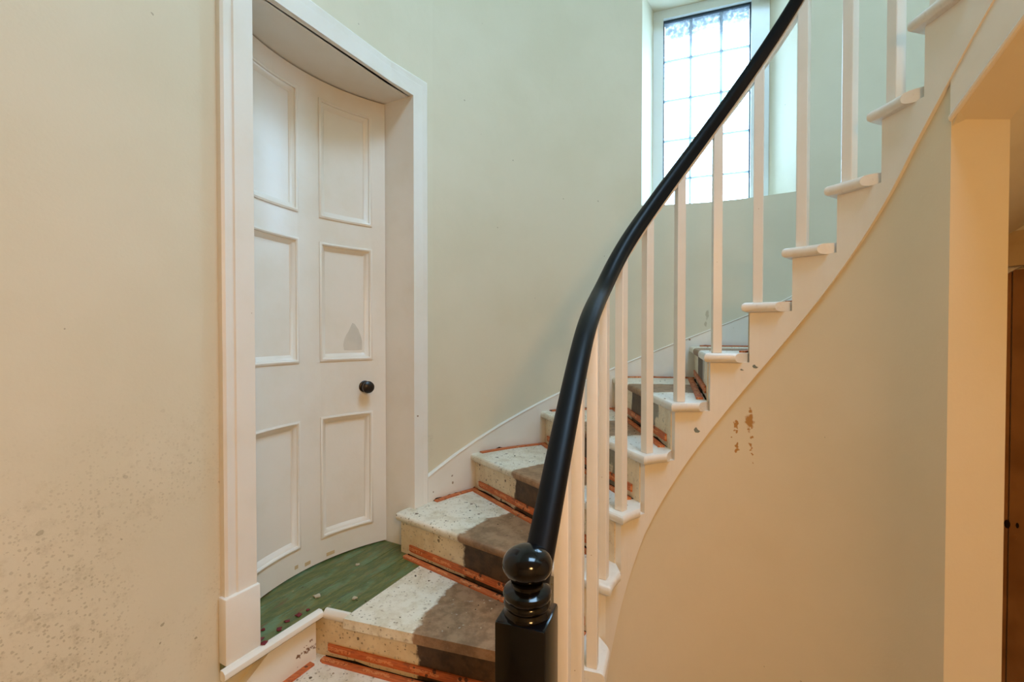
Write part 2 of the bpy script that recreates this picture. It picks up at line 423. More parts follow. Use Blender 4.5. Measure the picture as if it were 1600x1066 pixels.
portal('rooflight_portal', ((RX0+RX1)/2, (RY0+RY1)/2, ZTOP+.19), (0, 0, 0), RX1-RX0, RY1-RY0)
pw = wp(.14, WD+.12)
portal('window_portal', V3(pw, (SILL+HEAD)/2), (rad(90), 0, PH + rad(90)), .62, HEAD-SILL)

# ------------------------------------------------------------------ window_1
win = empty('window_1', V3(wp(.14, WD), SILL), kind='structure')
def wbox(t0, t1, d0, d1, z0, z1): return box6([V3(wp(t, d), z) for z in (z0, z1) for t, d in ((t0, d0), (t1, d0), (t1, d1), (t0, d1))])
FL, FR = -.119, .424
GL, GR, GB, GT = -.080, .361, SILL+.035, CAMZ+1.800
fr = join(wbox(FL-.03, GL-.006, WD-.02, WD+.05, SILL-.02, HEAD), wbox(GR+.006, FR+.03, WD-.02, WD+.05, SILL-.02, HEAD),
          wbox(GL-.006, GR+.006, WD-.02, WD+.05, GT+.012, HEAD), wbox(GL-.006, GR+.006, WD-.02, WD+.05, SILL-.02, GB-.004))
obj('window_frame', *fr, M_FRAME, win)
# reveal return behind the plaster so that no gap shows beside the frame
obj('frame_packing', *join(wbox(FL-.20, FL-.02, WD+.02, WD+.10, SILL-.1, HEAD+.1), wbox(FR+.02, FR+.20, WD+.02, WD+.10, SILL-.1, HEAD+.1), wbox(FL-.2, FR+.2, WD+.02, WD+.10, HEAD-.005, HEAD+.12), wbox(FL-.2, FR+.2, WD+.02, WD+.10, SILL-.12, SILL-.003)), M_FRAME, win)
obj('gasket', *join(wbox(GL-.006, GR+.006, WD, WD+.04, GT, GT+.012), wbox(GL-.006, GL, WD, WD+.04, GB, GT), wbox(GR, GR+.006, WD, WD+.04, GB, GT)), M_GASKET, win)
tcols = [GL, .062, .221, GR]
zrows = [GB] + [CAMZ + z for z in (.897, 1.123, 1.355, 1.583)] + [GT]
bw = .0065
for tb in tcols[1:3]: obj('glazing_bar', *wbox(tb-bw, tb+bw, WD+.008, WD+.028, GB, GT-.004), M_GLARE_BAR, win)
for zb in zrows[1:5]: obj('glazing_bar', *wbox(GL, GR, WD+.010, WD+.026, zb-.0048, zb+.0048), M_GLARE_BAR, win)
for i in range(3):
    for j in range(5):
        obj('pane', *wbox(tcols[i]+.002, tcols[i+1]-.002, WD+.016, WD+.020, zrows[j]+.002, zrows[j+1]-.002), M_GLASS, win, origin=(0, 0, 0))
obj('trim_1', *join(wbox(FL-.03, FR+.03, WD-.06, WD+.02, SILL-.002, SILL+.006)), M_FRAME, kind='structure')

# ------------------------------------------------------------------ door_1 with its curved leaf
TC, SAG, HALF, NE = .18, .095, .345, .12
RD = (HALF**2 + SAG**2) / (2*SAG)
def dn(t): return NE + SAG - RD + math.sqrt(RD*RD - (t-TC)**2)
def dp(t, off=0.0):                 # point on the door face, off = towards the room
    nrm = Vector(((t-TC), math.sqrt(RD*RD-(t-TC)**2))).normalized()
    return T0 + TD*(t - nrm.x*off) + TN*(dn(t) - nrm.y*off)
door = empty('door_1', V3(dp(TC), Z0), kind='structure')
def curved_slab(t0, t1, z0, z1, f0, f1, n=None):
    n = n or max(3, int((t1-t0)/.025)+2)
    rings = [[V3(dp(t, f0), z0), V3(dp(t, f1), z0), V3(dp(t, f1), z1), V3(dp(t, f0), z1)] for t in linspace(t0, t1, n)]
    return sweep(rings)
zc = lambda z: CAMZ + z
DB, DTp = Z0+.006, DZT-.004
cols = [(-.107, .105), (.203, .415)]
rows = [(zc(-.812), zc(-.334)), (zc(-.105), zc(.362)), (zc(.466), zc(.928))]
TH = -.038
for a, b in ((DT0+.003, cols[0][0]), (cols[0][1], cols[1][0]), (cols[1][1], DT1-.003)):
    obj('stile', *curved_slab(a, b, DB, DTp, 0, TH), M_DOOR, door, smooth=True)
for a, b in ((DB, rows[0][0]), (rows[0][1], rows[1][0]), (rows[1][1], rows[2][0]), (rows[2][1], DTp)):
    for (ca, cb) in cols:
        obj('rail', *curved_slab(ca, cb, a, b, 0, TH), M_DOOR, door, smooth=True)
def ring_panel(t0, t1, z0, z1, prof):   # prof: list of (inset, off)
    n = 10; loops = []
    for ins, off in prof:
        a, b, c, d = t0+ins, t1-ins, z0+ins, z1-ins
        loop = [V3(dp(t, off), c) for t in linspace(a, b, n)] + [V3(dp(t, off), d) for t in linspace(b, a, n)]
        loops.append(loop)
    return sweep(loops, True, False)
for (ca, cb) in cols:
    for (ra, rb) in rows:
        p = obj('panel', *curved_slab(ca+.004, cb-.004, ra+.004, rb-.004, -.013, -.028), M_DOOR, door, smooth=True)
        obj('panel_moulding', *ring_panel(ca, cb, ra, rb, [(-.004, .0005), (-.004, .004), (.003, .0065), (.008, .004), (.009, -.002), (.017, -.004), (.021, -.0085), (.023, -.0095), (.0265, -.0125), (.0265, -.016)]), M_DOOR, p, smooth=True)
        if ca < 0 and ra == rows[1][0]:
            out = [(-.074, -.066), (-.002, -.066), (.002, -.045), (-.003, -.02), (-.012, .0), (-.020, .012), (-.036, .048), (-.045, .044), (-.060, .02), (-.070, -.01), (-.074, -.03)]
            v = [V3(dp(t, -.0125), zc(z)) for t, z in out] + [V3(dp(t, -.0135), zc(z)) for t, z in out]
            n = len(out)
            obj('bare_patch', v, [tuple(range(n)), tuple(range(n, 2*n))[::-1]] + [(i, (i+1) % n, (i+1) % n+n, i+n) for i in range(n)], M_FILLER, p)
# knob on the lock rail
kt, kz = -.079, zc(-.223)
def knob_pts(prof, seg=24):
    base = dp(kt); nr = (dp(kt, .1) - base).normalized(); tg = Vector((-nr.y, nr.x)); V, F = [], []
    for r, o in prof:
        for j in range(seg):
            a = 2*math.pi*j/seg; q = base + nr*o + tg*(r*math.cos(a)); V.append((q.x, q.y, kz + r*math.sin(a)))
    for i in range(len(prof)-1):
        for j in range(seg):
            a, b = i*seg+j, i*seg+(j+1) % seg; F.append((a, b, b+seg, a+seg))
    F += [tuple(range(seg)), tuple(range((len(prof)-1)*seg, len(prof)*seg))]
    return V, F
kn = obj('door_knob', *knob_pts([(.010, .002), (.010, .018), (.014, .022), (.023, .030), (.026, .038), (.0245, .046), (.017, .052), (.006, .054)]), M_KNOB, door, smooth=True)
kn['label'] = 'dark wooden knob'
obj('knob_rose', *knob_pts([(.025, -.001), (.025, .003), (.020, .006), (.012, .006)]), M_KNOB, kn, smooth=True)
for t0_, t1_, zz in ((.05, .085, .012), (.155, .18, .012), (.21, .225, .02)):
    obj('scuff', *curved_slab(t0_, t1_, DB+zz, DB+zz+.014, -.001, .0006), M_LINTEL, door)

# trim_2: door lining, architrave, plinth blocks
arch = empty('trim_2', V3(outer(.18), Z0), kind='structure')
def tn_box(t0, t1, n0, n1, z0, z1): return box6([V3(outer_l(t, n), z) for z in (z0, z1) for t, n in ((t0, n0), (t1, n0), (t1, n1), (t0, n1))])
def outer_l(t, n=0.0):             # straight continuation of the flat wall (doorway frame is flat)
    return T0 + TD*t + TN*n if t > 0 else (outer(t, n) if t < -.2 else T0 + TD*t + TN*(n - (RW - math.sqrt(RW*RW - t*t))))
bevel_obj(obj('door_lining', *tn_box(DT0-.02, DT0, -.004, .29, Z0-.02, DZT+.02), M_WHITE, arch), .002, 1)
bevel_obj(obj('door_lining', *tn_box(DT1, DT1+.02, -.004, .29, Z0-.02, DZT+.02), M_WHITE, arch), .002, 1)
obj('head_lining', *tn_box(DT0, DT1, -.004, .29, DZT, DZT+.02), M_WHITE, arch)
obj('lining_back', *tn_box(DT0-.02, DT1+.02, .285, .30, Z0-.02, DZT+.02), M_BACKING, arch)  # near-black sheet closing the recess behind the door leaf
AW, AT = .088, .026
def arch_prof(w): return [(0, 0), (0, -AT), (w*.62, -AT), (w*.66, -AT+.004), (w*.92, -AT+.002), (w, -AT+.007), (w, 0)]   # from the opening outwards
def arch_leg(tedge, sgn, z0, z1):
    pr = arch_prof(AW); lo = [V3(outer_l(tedge + sgn*a, b), z0) for a, b in pr]
    hi = [V3(outer_l(tedge + sgn*a, b), z1 + a) for a, b in pr]
    return sweep([lo, hi])
obj('architrave_leg', *arch_leg(DT0, -1, Z0+H-.03, DZT), M_WHITE, arch)
obj('architrave_leg', *arch_leg(DT1, 1, Z0, DZT), M_WHITE, arch)
secs = [[V3(outer_l(t0_ + s*a, b), DZT + a) for a, b in arch_prof(AW)] for t0_, s in ((DT0, -1), (DT0+.12, 0), (.18, 0), (DT1, 1))]
obj('architrave_head', *sweep(secs), M_WHITE, arch)
bevel_obj(obj('plinth_block', *tn_box(DT1-.005, DT1+AW+.008, -.036, .0, Z0, Z0+.185), M_WHITE, arch), .004, 2)

# ------------------------------------------------------------------ staircase
st = empty('staircase', (C.x, C.y, 0), label='winding painted timber staircase with worn cream and brown treads against round wall', cat='staircase')
def nose_line(k, ri=RN, no=0.006):
    return inner(PHI[k], ri), outer(OT[k], no)
def tread_poly(k, back=.03):
    a, b = nose_line(k); c, d = nose_line(k+1)
    dirv = (c - a).normalized()
    n = 8
    op = [outer(t, .006) for t in linspace(OT[k], OT[k+1], n)]
    ip = [inner(p, RN) for p in linspace(PHI[k+1], PHI[k], n)]
    # carry the board a little under the riser above
    u = (d - c).normalized(); nb = Vector((-u.y, u.x))
    if nb.dot((a+b)/2 - (c+d)/2) > 0: nb = -nb
    op[-1] = op[-1] + nb*back; ip[0] = inner(PHI[k+1]-4, RI+.02)
    return op, ip
def make_tread(k, topz, th=.032):
    op, ip = tread_poly(k)
    if k == 0:                      # doorway landing: this board stops where the green boards begin
        op = [outer_l(t, -.148) for t in linspace(.318, -.075, 8)]
        c, d = nose_line(1); u = (d-c).normalized()
    poly = op + ip
    # merge nearly coincident points
    q = [poly[0]]
    for p in poly[1:]:
        if (p - q[-1]).length > .002: q.append(p)
    v, f = prism(q, topz-th, topz)
    o = obj('tread', v, f, M_TREAD, st)
    me = o.data; bm = bmesh.new(); bm.from_mesh(me)
    # round the front and the open end
    es = []
    a, b = nose_line(k); cc = Vector((C.x, C.y))
    def ondge(w):
        p = Vector((w.x + C.x, w.y + C.y))
        front = abs((b-a).normalized().cross(p-a)) < .004
        if p.y >= C.y: rr = (p - C).length
        else: rr = abs(p.x - C.x)
        if PHI[k] > 160 and p.x < C.x:
            e = Vector((math.cos(rad(160)), math.sin(rad(160)))); rr = min(rr, (p-C).dot(e))
        return front or rr < RN + .006
    for e in bm.edges:
        hor = abs(e.verts[0].co.z - e.verts[1].co.z) < 1e-5
        if hor and ondge(e.verts[0].co) and ondge(e.verts[1].co) and ondge((e.verts[0].co+e.verts[1].co)/2): es.append(e)
    if es: bmesh.ops.bevel(bm, geom=es, offset=.0125, segments=3, profile=.5, affect='EDGES', clamp_overlap=True)
    bm.to_mesh(me); bm.free()
    for p in me.polygons: p.use_smooth = True
    me.set_sharp_from_angle(angle=rad(30))
    return o
NOSE = .026
def riser_line(k, d=NOSE):
    a, b = inner(PHI[k], RI+.028), outer(OT[k], .004)
    u = (b-a).normalized(); nb = Vector((-u.y, u.x))
    c2, d2 = (nose_line(k+1) if k < 13 else nose_line(k))
    if k < 13 and nb.dot((c2+d2)/2 - (a+b)/2) < 0: nb = -nb
    if k >= 13:
        c2, d2 = nose_line(k-1)
        if nb.dot((c2+d2)/2 - (a+b)/2) > 0: nb = -nb
    return a + nb*d, b + nb*d, u, nb
treads = {}; risers = {}
for k in range(-3, 13): treads[k] = make_tread(k, zt(k))
for k in range(-3, 14):
    a, b, u, nb = riser_line(k)
    if k == 0: b = b
    z0_, z1_ = zt(k-1) if k > -3 else 0.0, zt(k)-.030
    risers[k] = obj('riser', *prism([a, b, b+nb*.018, a+nb*.018], z0_, z1_), M_RISER, st)
# green painted boards of the doorway landing, parallel to the wall
c1, d1 = nose_line(1)
def line_t(n, a, b):               # t where the line a-b crosses offset n
    ta, na = (a-T0).dot(TD), (a-T0).dot(TN); tb, nb_ = (b-T0).dot(TD), (b-T0).dot(TN)
    return ta + (tb-ta)*(n-na)/(nb_-na)
bounds = [(-.147, -.048), (-.0465, .045), (.0465, .138), (.1395, .235)]
aL, bL = nose_line(0)
rl_a, rl_b, _, _ = riser_line(1)
for i, (n0, n1) in enumerate(bounds):
    if i == 0:
        l0, l1 = line_t(n0, aL, bL), line_t(n1, aL, bL); r0, r1 = line_t(n0, rl_a, rl_b), line_t(n1, rl_a, rl_b)
        pts = [(l0-.014, n0), (r0-.01, n0), (r1-.01, n1), (l1-.014, n1)]
    else:
        r = DT0 + .0; pts = [(DT1 + (.11 if i == 1 else 0), n0), (r if i > 1 else min(r, -.165), n0), (r, n1), (DT1, n1)]
        if i == 1: pts = [(.618, n0), (r, n0), (r, n1), (DT1, n1), (DT1, -.0), (.618, 0.0)]
    w = [T0 + TD*t + TN*n for t, n in pts]
    mid = T0 + TD*.18 + TN*((n0+n1)/2)
    v, f = prism(w, Z0-.03, Z0)
    ang = math.atan2(TD.y, TD.x); R = Matrix.Rotation(-ang, 4, 'Z')
    og = Vector((mid.x, mid.y, Z0))
    v = [og + (R @ (Vector(p) - og)) for p in v]
    o = obj('threshold_board', v, f, M_GREEN, st, origin=og); o.rotation_euler = (0, 0, ang)
    bevel_obj(o, .0015, 1)
    if i == 0: o['label'] = 'worn green painted board'
# nosing and string below the doorway edge
def nosing_run(t0, t1, n0, n1, z, name):
    prof = [(n1, z-.027), (n0+.010, z-.027), (n0+.002, z-.021), (n0, z-.013), (n0+.002, z-.005), (n0+.010, z+.001), (n1, z+.001)]
    return obj(name, *sweep([[V3(T0+TD*t+TN*n, zz) for n, zz in prof] for t in (t0, t1)]), M_NOSE, st, smooth=True)
nosing_run(.318, .636, -.058, -.035, Z0+.0005, 'landing_nosing')
fa_, fb_ = nose_line(0); uf = (fb_-fa_).normalized(); nf = Vector((-uf.y, uf.x))
if nf.dot(T0 - (fa_+fb_)/2) < 0: nf = -nf
q0 = T0 + TD*line_t(-.150, fa_, fb_) + TN*-.150; q1 = T0 + TD*line_t(-.056, fa_, fb_) + TN*-.056
prof = [(.034, -.032), (.010, -.032), (.002, -.026), (-.001, -.016), (.002, -.006), (.010, .001), (.019, .001)]
obj('landing_nosing', *sweep([[V3(q + nf*x, Z0+y) for x, y in prof] for q in (q0, q1)]), M_NOSE, st, smooth=True)
# wall strings: upper (round) and lower (flat)
def wall_string(ts, zlo, zhi, name, n0, mat):
    secs = []
    for t in ts:
        secs.append([V3(outer(t, n0), zlo(t)), V3(outer(t, .004), zlo(t)), V3(outer(t, .004), zhi(t)+.003), V3(outer(t, n0+.006), zhi(t)+.003), V3(outer(t, n0), zhi(t)-.003)])
    return obj(name, *sweep(secs), mat, st, smooth=True)
tA = DT0 - AW
wall_string(linspace(tA, ang_t(-20), 64), lambda t: opitch(t)-.36, lambda t: opitch(t) + .046, 'wall_string', -.018, M_WSTR)
def cap_bead(ts, zf, name):
    secs = []
    for t in ts:
        secs.append([V3(outer(t, -.018 + .004*math.cos(a)), zf(t) + .004*math.sin(a)) for a in [2*math.pi*i/6 for i in range(6)]])
    return obj(name, *sweep(secs), M_WSTR, st, smooth=True)
cap_bead(linspace(tA, ang_t(-20), 64), lambda t: opitch(t)+.046, 'string_bead')
lowz = lambda t: Z0 - .034 - max(0, (t-.47)) * .62
secs = []
for t in (.322, .47, .9, 1.3, 1.55):
    secs.append([V3(outer(t, -.024), max(0, lowz(t)-.62)), V3(outer(t, .0), max(0, lowz(t)-.62)), V3(outer(t, .0), max(.12, lowz(t))), V3(outer(t, -.024), max(.12, lowz(t)))])
def ray_plane(u, v, n):
    P = rad(-.84); a, b = (u-800)/711.1, -(v-533)/711.1
    d = Vector((a, math.cos(P)-b*math.sin(P), math.sin(P)+b*math.cos(P))); s = (T0.dot(TN) + n) / Vector((d.x, d.y)).dot(TN)
    return Vector((d.x*s - C.x, d.y*s - C.y, CAMZ + d.z*s))
sc_ = []
for u, v, r, rz_ in ((468, 1024, .012, .008), (480, 1017, .012, .008), (490, 1010, .010, .010), (487, 1000, .004, .005), (494, 1006, .005, .008), (476, 1011, .004, .003)):
    q = ray_plane(u, v, -.024); sc_.append((q.x, q.y, q.z, r, rz_))
def scraped(nt, co, c): return mix(nt, val(nt, 'MULTIPLY', spots(nt, co, sc_, .03, 90), ramp(nt, noi(nt, co, 120, 3), .40, .55)), c, (.20, .10, .045))
M_SCRAPE = plaster('scraped_string_paint', base=(.82, .78, .69), extra=scraped)
obj('wall_string', *sweep(secs), M_SCRAPE, st)
# cut string on the open side
def tread_under(phi):
    k = max(kk for kk in PHI if PHI[kk] >= phi - 1e-6)
    return zt(k) - .031
strip = []
brk = sorted([PHI[k] - 4.0 for k in range(-3, 14)], reverse=True)   # riser faces stand behind the nosing
def k_at(phi): return sum(1 for b_ in brk if phi < b_ + 1e-9) - 4
def str_drop(phi): return .31 + .05*max(0, min(1, (phi-118)/25))
phis = sorted(set([252.0] + [x for b_ in brk for x in (b_,)] + linspace(248, -68, 120)), reverse=True)
phis = [p for p in phis if -68.5 <= p <= 252]
secs = []
def sec(phi, ztop):
    zb = max(0.0, pitch(phi) - str_drop(phi)); zb = min(zb, ztop-.01)
    a, b = inner(phi, RI), inner(phi, RI+.03)
    return [V3(a, zb), V3(b, zb), V3(b, ztop), V3(a, ztop)]
for p in phis:
    if any(abs(p-b_) < 1e-9 for b_ in brk):
        k = k_at(p); secs.append(sec(p+.02, zt(k-1)-.031 if k > -3 else .02)); secs.append(sec(p-.02, zt(k)-.031))
    else: secs.append(sec(p, max(.02, zt(k_at(p))-.031)))
obj('cut_string', *sweep(secs), M_STRING, st)
def curve_bead(name, ps, zf, r0, rr, mat, parent):
    secs = []
    for p in ps:
        secs.append([V3(inner(p, r0 + rr*math.cos(a)), zf(p) + rr*1.1*math.sin(a)) for a in [2*math.pi*i/8 for i in range(8)]])
    return obj(name, *sweep(secs), mat, parent, smooth=True)
curve_bead('string_bead', linspace(205, -66, 110), lambda p: pitch(p)-str_drop(p)+.004, RI+.004, .0036, M_STRING, st)
# grey-green chips where the string's paint has come off
for (ph_, zc_, w, h_) in ((88.1, 1.262, .011, .010), (60.9, 1.486, .009, .0065), (66.8, 1.474, .006, .003)):
    o_ = [(-1, .25), (-.55, .9), (-.2, 1.0), (.1, .45), (.35, .1), (1.0, -.35), (.4, -.9), (-.5, -.8), (-.85, -.3)]
    pts = [(ph_ - math.degrees(x*w/RI), zc_ + y*h_) for x, y in o_]
    n = len(pts); v = [V3(inner(p, RI-.0007), z) for p, z in pts] + [V3(inner(p, RI+.001), z) for p, z in pts]
    obj('paint_chip', v, [tuple(range(n)), tuple(range(n, 2*n))[::-1]] + [(i, (i+1) % n, (i+1) % n+n, i+n) for i in range(n)], M_CHIP, st)
# carpet gripper strips
def strip_obj(a, b, nrm, up, w, th, parent, zoff):
    """a,b plan ends of the centre line; flat strip if up False, upright on the riser if up True"""
    L = (b-a).length; u = (b-a).normalized(); og = Vector((*((a+b)/2), zoff))
    hw = w/2; cut = .012
    pl_ = [(-L/2, -hw), (L/2, -hw), (L/2, hw*.6), (L/2-cut, hw), (-L/2, hw)]
    n = len(pl_); v = [(x, y, 0) for x, y in pl_] + [(x, y, th) for x, y in pl_]
    f = [tuple(range(n))[::-1], tuple(range(n, 2*n))] + [(i, (i+1) % n, (i+1) % n+n, i+n) for i in range(n)]
    po = worg(parent)
    me = bpy.data.meshes.new('gripper_strip'); me.from_pydata(v, [], f); me.update(); me.materials.append(M_GRIP)
    o = bpy.data.objects.new('gripper_strip', me); COL.objects.link(o); o.parent = parent
    zx = Vector((u.x, u.y, 0)); zz = Vector((nrm.x, nrm.y, 0)) if up else Vector((0, 0, 1)); zy = zz.cross(zx)
    Mx = Matrix((zx, zy, zz)).transposed().to_4x4(); Mx.translation = og - po
    o.matrix_local = Mx
    return o
first = True
for k in range(-1, 10):
    a, b, u, nb = riser_line(k+1)
    L = (b-a).length
    if k == 0: s0, s1 = .035, L-.045
    else: s0, s1 = .035, L-.05
    j = random.uniform(-.006, .006)
    fa, fb = a + u*(s0+j) - nb*.022, a + u*s1 - nb*.022
    g = strip_obj(fa, fb, None, False, .024, .006, treads[k], zt(k))
    if first: g['label'] = 'orange carpet gripper strip'; first = False
    ra, rb = a + u*(s0+.01+j) - nb*.0002, a + u*(s1-.012) - nb*.0002
    strip_obj(ra, rb, -nb, True, .026, .006, risers[k+1], zt(k)+.034 + random.uniform(-.002, .002))
    # dirt packed in the joint
    secs = []
    for i in range(15):
        q = a + u*(s0 + (s1-s0)*i/14); w = .003+.006*random.random(); hh = .001+.010*random.random()**2
        secs.append([V3(q - nb*.0005, zt(k)-.0005), V3(q - nb*w, zt(k)-.0005), V3(q - nb*.0005, zt(k)+hh)])
    obj('dirt_line', *sweep(secs), M_DIRT, risers[k+1])
for k in (-1, 1, 2, 3, 4, 5):
    t0_, t1_ = OT[k] - .05, OT[k+1] - .022
    if k == 1: t0_ = tA - .03
    if k == -1: t0_, t1_ = .66, .345
    n = 4
    pts = [outer(t, -.034) for t in linspace(t0_, t1_, n)]
    secs = [[V3(outer(t, -.045), zt(k)), V3(outer(t, -.023), zt(k)), V3(outer(t, -.023), zt(k)+.006), V3(outer(t, -.045), zt(k)+.006)] for t in linspace(t0_, t1_, 8)]
    secs_d = []
    for t in linspace(t0_, t1_, 14):
        hh = .002+.010*random.random()**2
        secs_d.append([V3(outer(t, -.0175), zt(k)-.0005), V3(outer(t, -.021-.004*random.random()), zt(k)-.0005), V3(outer(t, -.0175), zt(k)+hh)])
    if k > 0: obj('dirt_line', *sweep(secs_d), M_DIRT, treads[k])
    mid = outer((t0_+t1_)/2, -.034)
    obj('gripper_strip', *sweep(secs), M_GRIP, treads[k], origin=(mid.x, mid.y, zt(k)+.5))
# underside of the flight
KOF = sorted((PHI[k_], k_) for k_ in PHI)
secs = []
for p in linspace(70, -68, 30):
    kq = interp(KOF, p); tq = interp(sorted((k_, OT[k_]) for k_ in OT), kq)
    zi = pitch(p) - .42 if p > -18.0 else CAMZ + .50 + (rad(-p)*.385 - .121)*.86
    zo = opitch(tq) - .215
    row = []
    for i in range(9):
        s = i/8; a = inner(p, RI+.012); b = outer(tq, -.002); pt = a + (b-a)*s
        row.append(V3(pt, zi + (zo-zi)*s))
    secs.append(row)
obj('soffit', *sweep([list(r) + [(x, y, z+.02) for x, y, z in reversed(r)] for r in secs]), M_WALL, st, smooth=True)

# ------------------------------------------------------------------ spandrel wall under the cut string
PE = -18.0
def sp_bot(p): return 0.0 if p >= PE - 1e-6 else CAMZ + .50 + (rad(-p)*.385 - .121)*.85
ps = sorted(set(linspace(205, 160, 10) + linspace(160, 0, 54) + linspace(0, -66, 14) + [PE]), reverse=True)
secs = []
WT = .137
for p in ps:
    def s_(zb):
        ztp = max(zb+.02, pitch(p)-str_drop(p)+.012)
        wt = WT if p < 60 else .09
        return [V3(inner(p, RI+.009), zb), V3(inner(p, RI+.009+wt), zb), V3(inner(p, RI+.009+wt), ztp), V3(inner(p, RI+.009), ztp)]
    secs.append(s_(sp_bot(p)))
    if abs(p-PE) < 1e-6: secs.append(s_(CAMZ+.50))
spw = obj('wall_spandrel', *sweep(secs), M_SPAN, kind='structure', origin=(C.x, C.y, 0), smooth=True)
curve_bead('apron_bead', linspace(PE, -66, 12), lambda p: CAMZ + .503 + (rad(-p)*.385 - .121)*.85, RI+.008, .007, M_STRING, spw)
# outer string face over the opening stays white
secs = [[V3(inner(p, RI+.004), sp_bot(p-.01 if p == PE else p)+.004), V3(inner(p, RI+.010), sp_bot(p-.01 if p == PE else p)+.004), V3(inner(p, RI+.010), pitch(p)-.305), V3(inner(p, RI+.004), pitch(p)-.305)] for p in linspace(PE-.3, -66, 14)]
obj('apron_board', *sweep(secs), M_STRING, spw)

# ------------------------------------------------------------------ door_2: low cupboard door under the flight
d2 = empty('door_2', V3(outer(ang_t(14)), 0), kind='structure')
def oc(a0, a1, n0, n1, z0, z1, n=8): return sweep([[V3(outer(ang_t(a), n0), z0), V3(outer(ang_t(a), n1), z0), V3(outer(ang_t(a), n1), z1), V3(outer(ang_t(a), n0), z1)] for a in linspace(a0, a1, n)])
ZD2 = CAMZ + .235
for i in range(5):
    a0 = 27 - i*5.2
    obj('plank', *oc(a0-.12, a0-5.08, -.012, -.001, .02, ZD2, 3), M_BROWN, d2)
obj('lintel', *oc(33, -1, -.04, -.001, ZD2+.012, ZD2+.085), M_LINTEL, d2)
obj('door_frame_post', *oc(33, 27.2, -.04, -.001, 0, ZD2+.012, 3), M_LINTEL, d2)
obj('cornice', *oc(33, -1, -.02, -.001, ZD2+.085, ZD2+.14), M_LINTEL, d2)
kp = outer(ang_t(22.0), -.014)
for da, dz, rr, hh, mt in ((0, 0, .008, .016, M_DIRT), (-.9, -.04, .006, .010, M_BROWN), (-1.2, .005, .004, .010, M_DIRT)):
    q = outer(ang_t(21.9+da)); ra_ = (q - C).normalized(); tg = Vector((-ra_.y, ra_.x)); V = []
    for o_ in (-.014, -.011):
        for j in range(12):
            a = 2*math.pi*j/12; p = q + ra_*o_ + tg*(rr*math.cos(a)); V.append((p.x, p.y, CAMZ - .70 + dz + hh*math.sin(a)))
    obj('keyhole', V, [tuple(range(12)), tuple(range(12, 24))[::-1]] + [(j, (j+1) % 12, (j+1) % 12+12, j+12) for j in range(12)], mt, d2)

# ------------------------------------------------------------------ balustrade
NS = .665
def railpt(s): return inner(160 + math.degrees(s/0.385), RB)
np_ = railpt(NS)
bal = empty('balustrade', V3(np_, 0), label='black handrail on white square balusters ending at a turned black newel post', cat='balustrade')
rz = [(160 + math.degrees(s/0.385), z + CAMZ) for s, z in ((.63, -.405), (.55, -.325), (.46, -.232), (.33, -.105), (.20, .008), (.09, .068))]
rz += [(PHI[k]-7.45, zt(k) + {1: .875, 2: .845, 3: .82}.get(k, .812)) for k in range(1, 13)]
rz = sorted(rz)
def smooth_z(p, w=13):
    return sum(interp(rz, p + w*i/6)*(7-abs(i)) for i in range(-6, 7))/49
RAILPH = linspace(160 + math.degrees(.628/0.385), -50, 150)
def rail_sweep(prof, ps):
    secs = []
    for p in ps:
        e = .5
        a, b = inner(p+e, RB), inner(p-e, RB)
        t = Vector((b.x-a.x, b.y-a.y, smooth_z(p-e)-smooth_z(p+e))).normalized()
        side = Vector((t.y, -t.x, 0)).normalized(); up = side.cross(t).normalized()
        c = Vector((*inner(p, RB), smooth_z(p)))
        secs.append([tuple(c + side*x + up*y) for x, y in prof])
    return sweep(secs)
pr = [(x*.84, y*.84) for x, y in [(-.021, -.026), (.021, -.026), (.0245, -.020), (.0245, -.012), (.029, -.004), (.0295, .006), (.026, .017), (.018, .024), (.008, .0275), (-.008, .0275), (-.018, .024), (-.026, .017), (-.0295, .006), (-.029, -.004), (-.0245, -.012), (-.0245, -.020)]]
obj('handrail', *rail_sweep(pr, RAILPH), M_RAIL, bal, smooth=True)
obj('core_rail', *rail_sweep([(-.012, -.031), (.012, -.031), (.012, -.020), (-.012, -.020)], RAILPH), M_CREAMBAL, bal)
def baluster(phi, zb):
    c = inner(phi, RB); a, b = inner(phi+1, RB), inner(phi-1, RB); t = (b-a).normalized(); s = Vector((t.y, -t.x)); hw = .0148
    dz = [(x, y) for x, y in ((-hw, -hw), (hw, -hw), (hw, hw), (-hw, hw))]
    lo = [V3(c + t*x + s*y, zb) for x, y in dz]
    slope = (smooth_z(phi-2) - smooth_z(phi+2)) / max(.001, (inner(phi-2, RB)-inner(phi+2, RB)).length)
    hi = [V3(c + t*x + s*y, smooth_z(phi) + slope*x - .028*math.sqrt(1+slope*slope)) for x, y in dz]
    o = obj('baluster', *box6(lo + hi), M_CREAMBAL, bal, origin=V3(c, zb))
    return bevel_obj(o, .0015, 1)
for k in range(1, 13): baluster(PHI[k]-7.45, zt(k))
baluster(160 + math.degrees(.085/.385), zt(0))
baluster(160 + math.degrees(.295/.385), zt(-1))
baluster(160 + math.degrees(.435/.385), zt(-2) if 160 + math.degrees(.435/.385) > PHI[-1] else zt(-1))
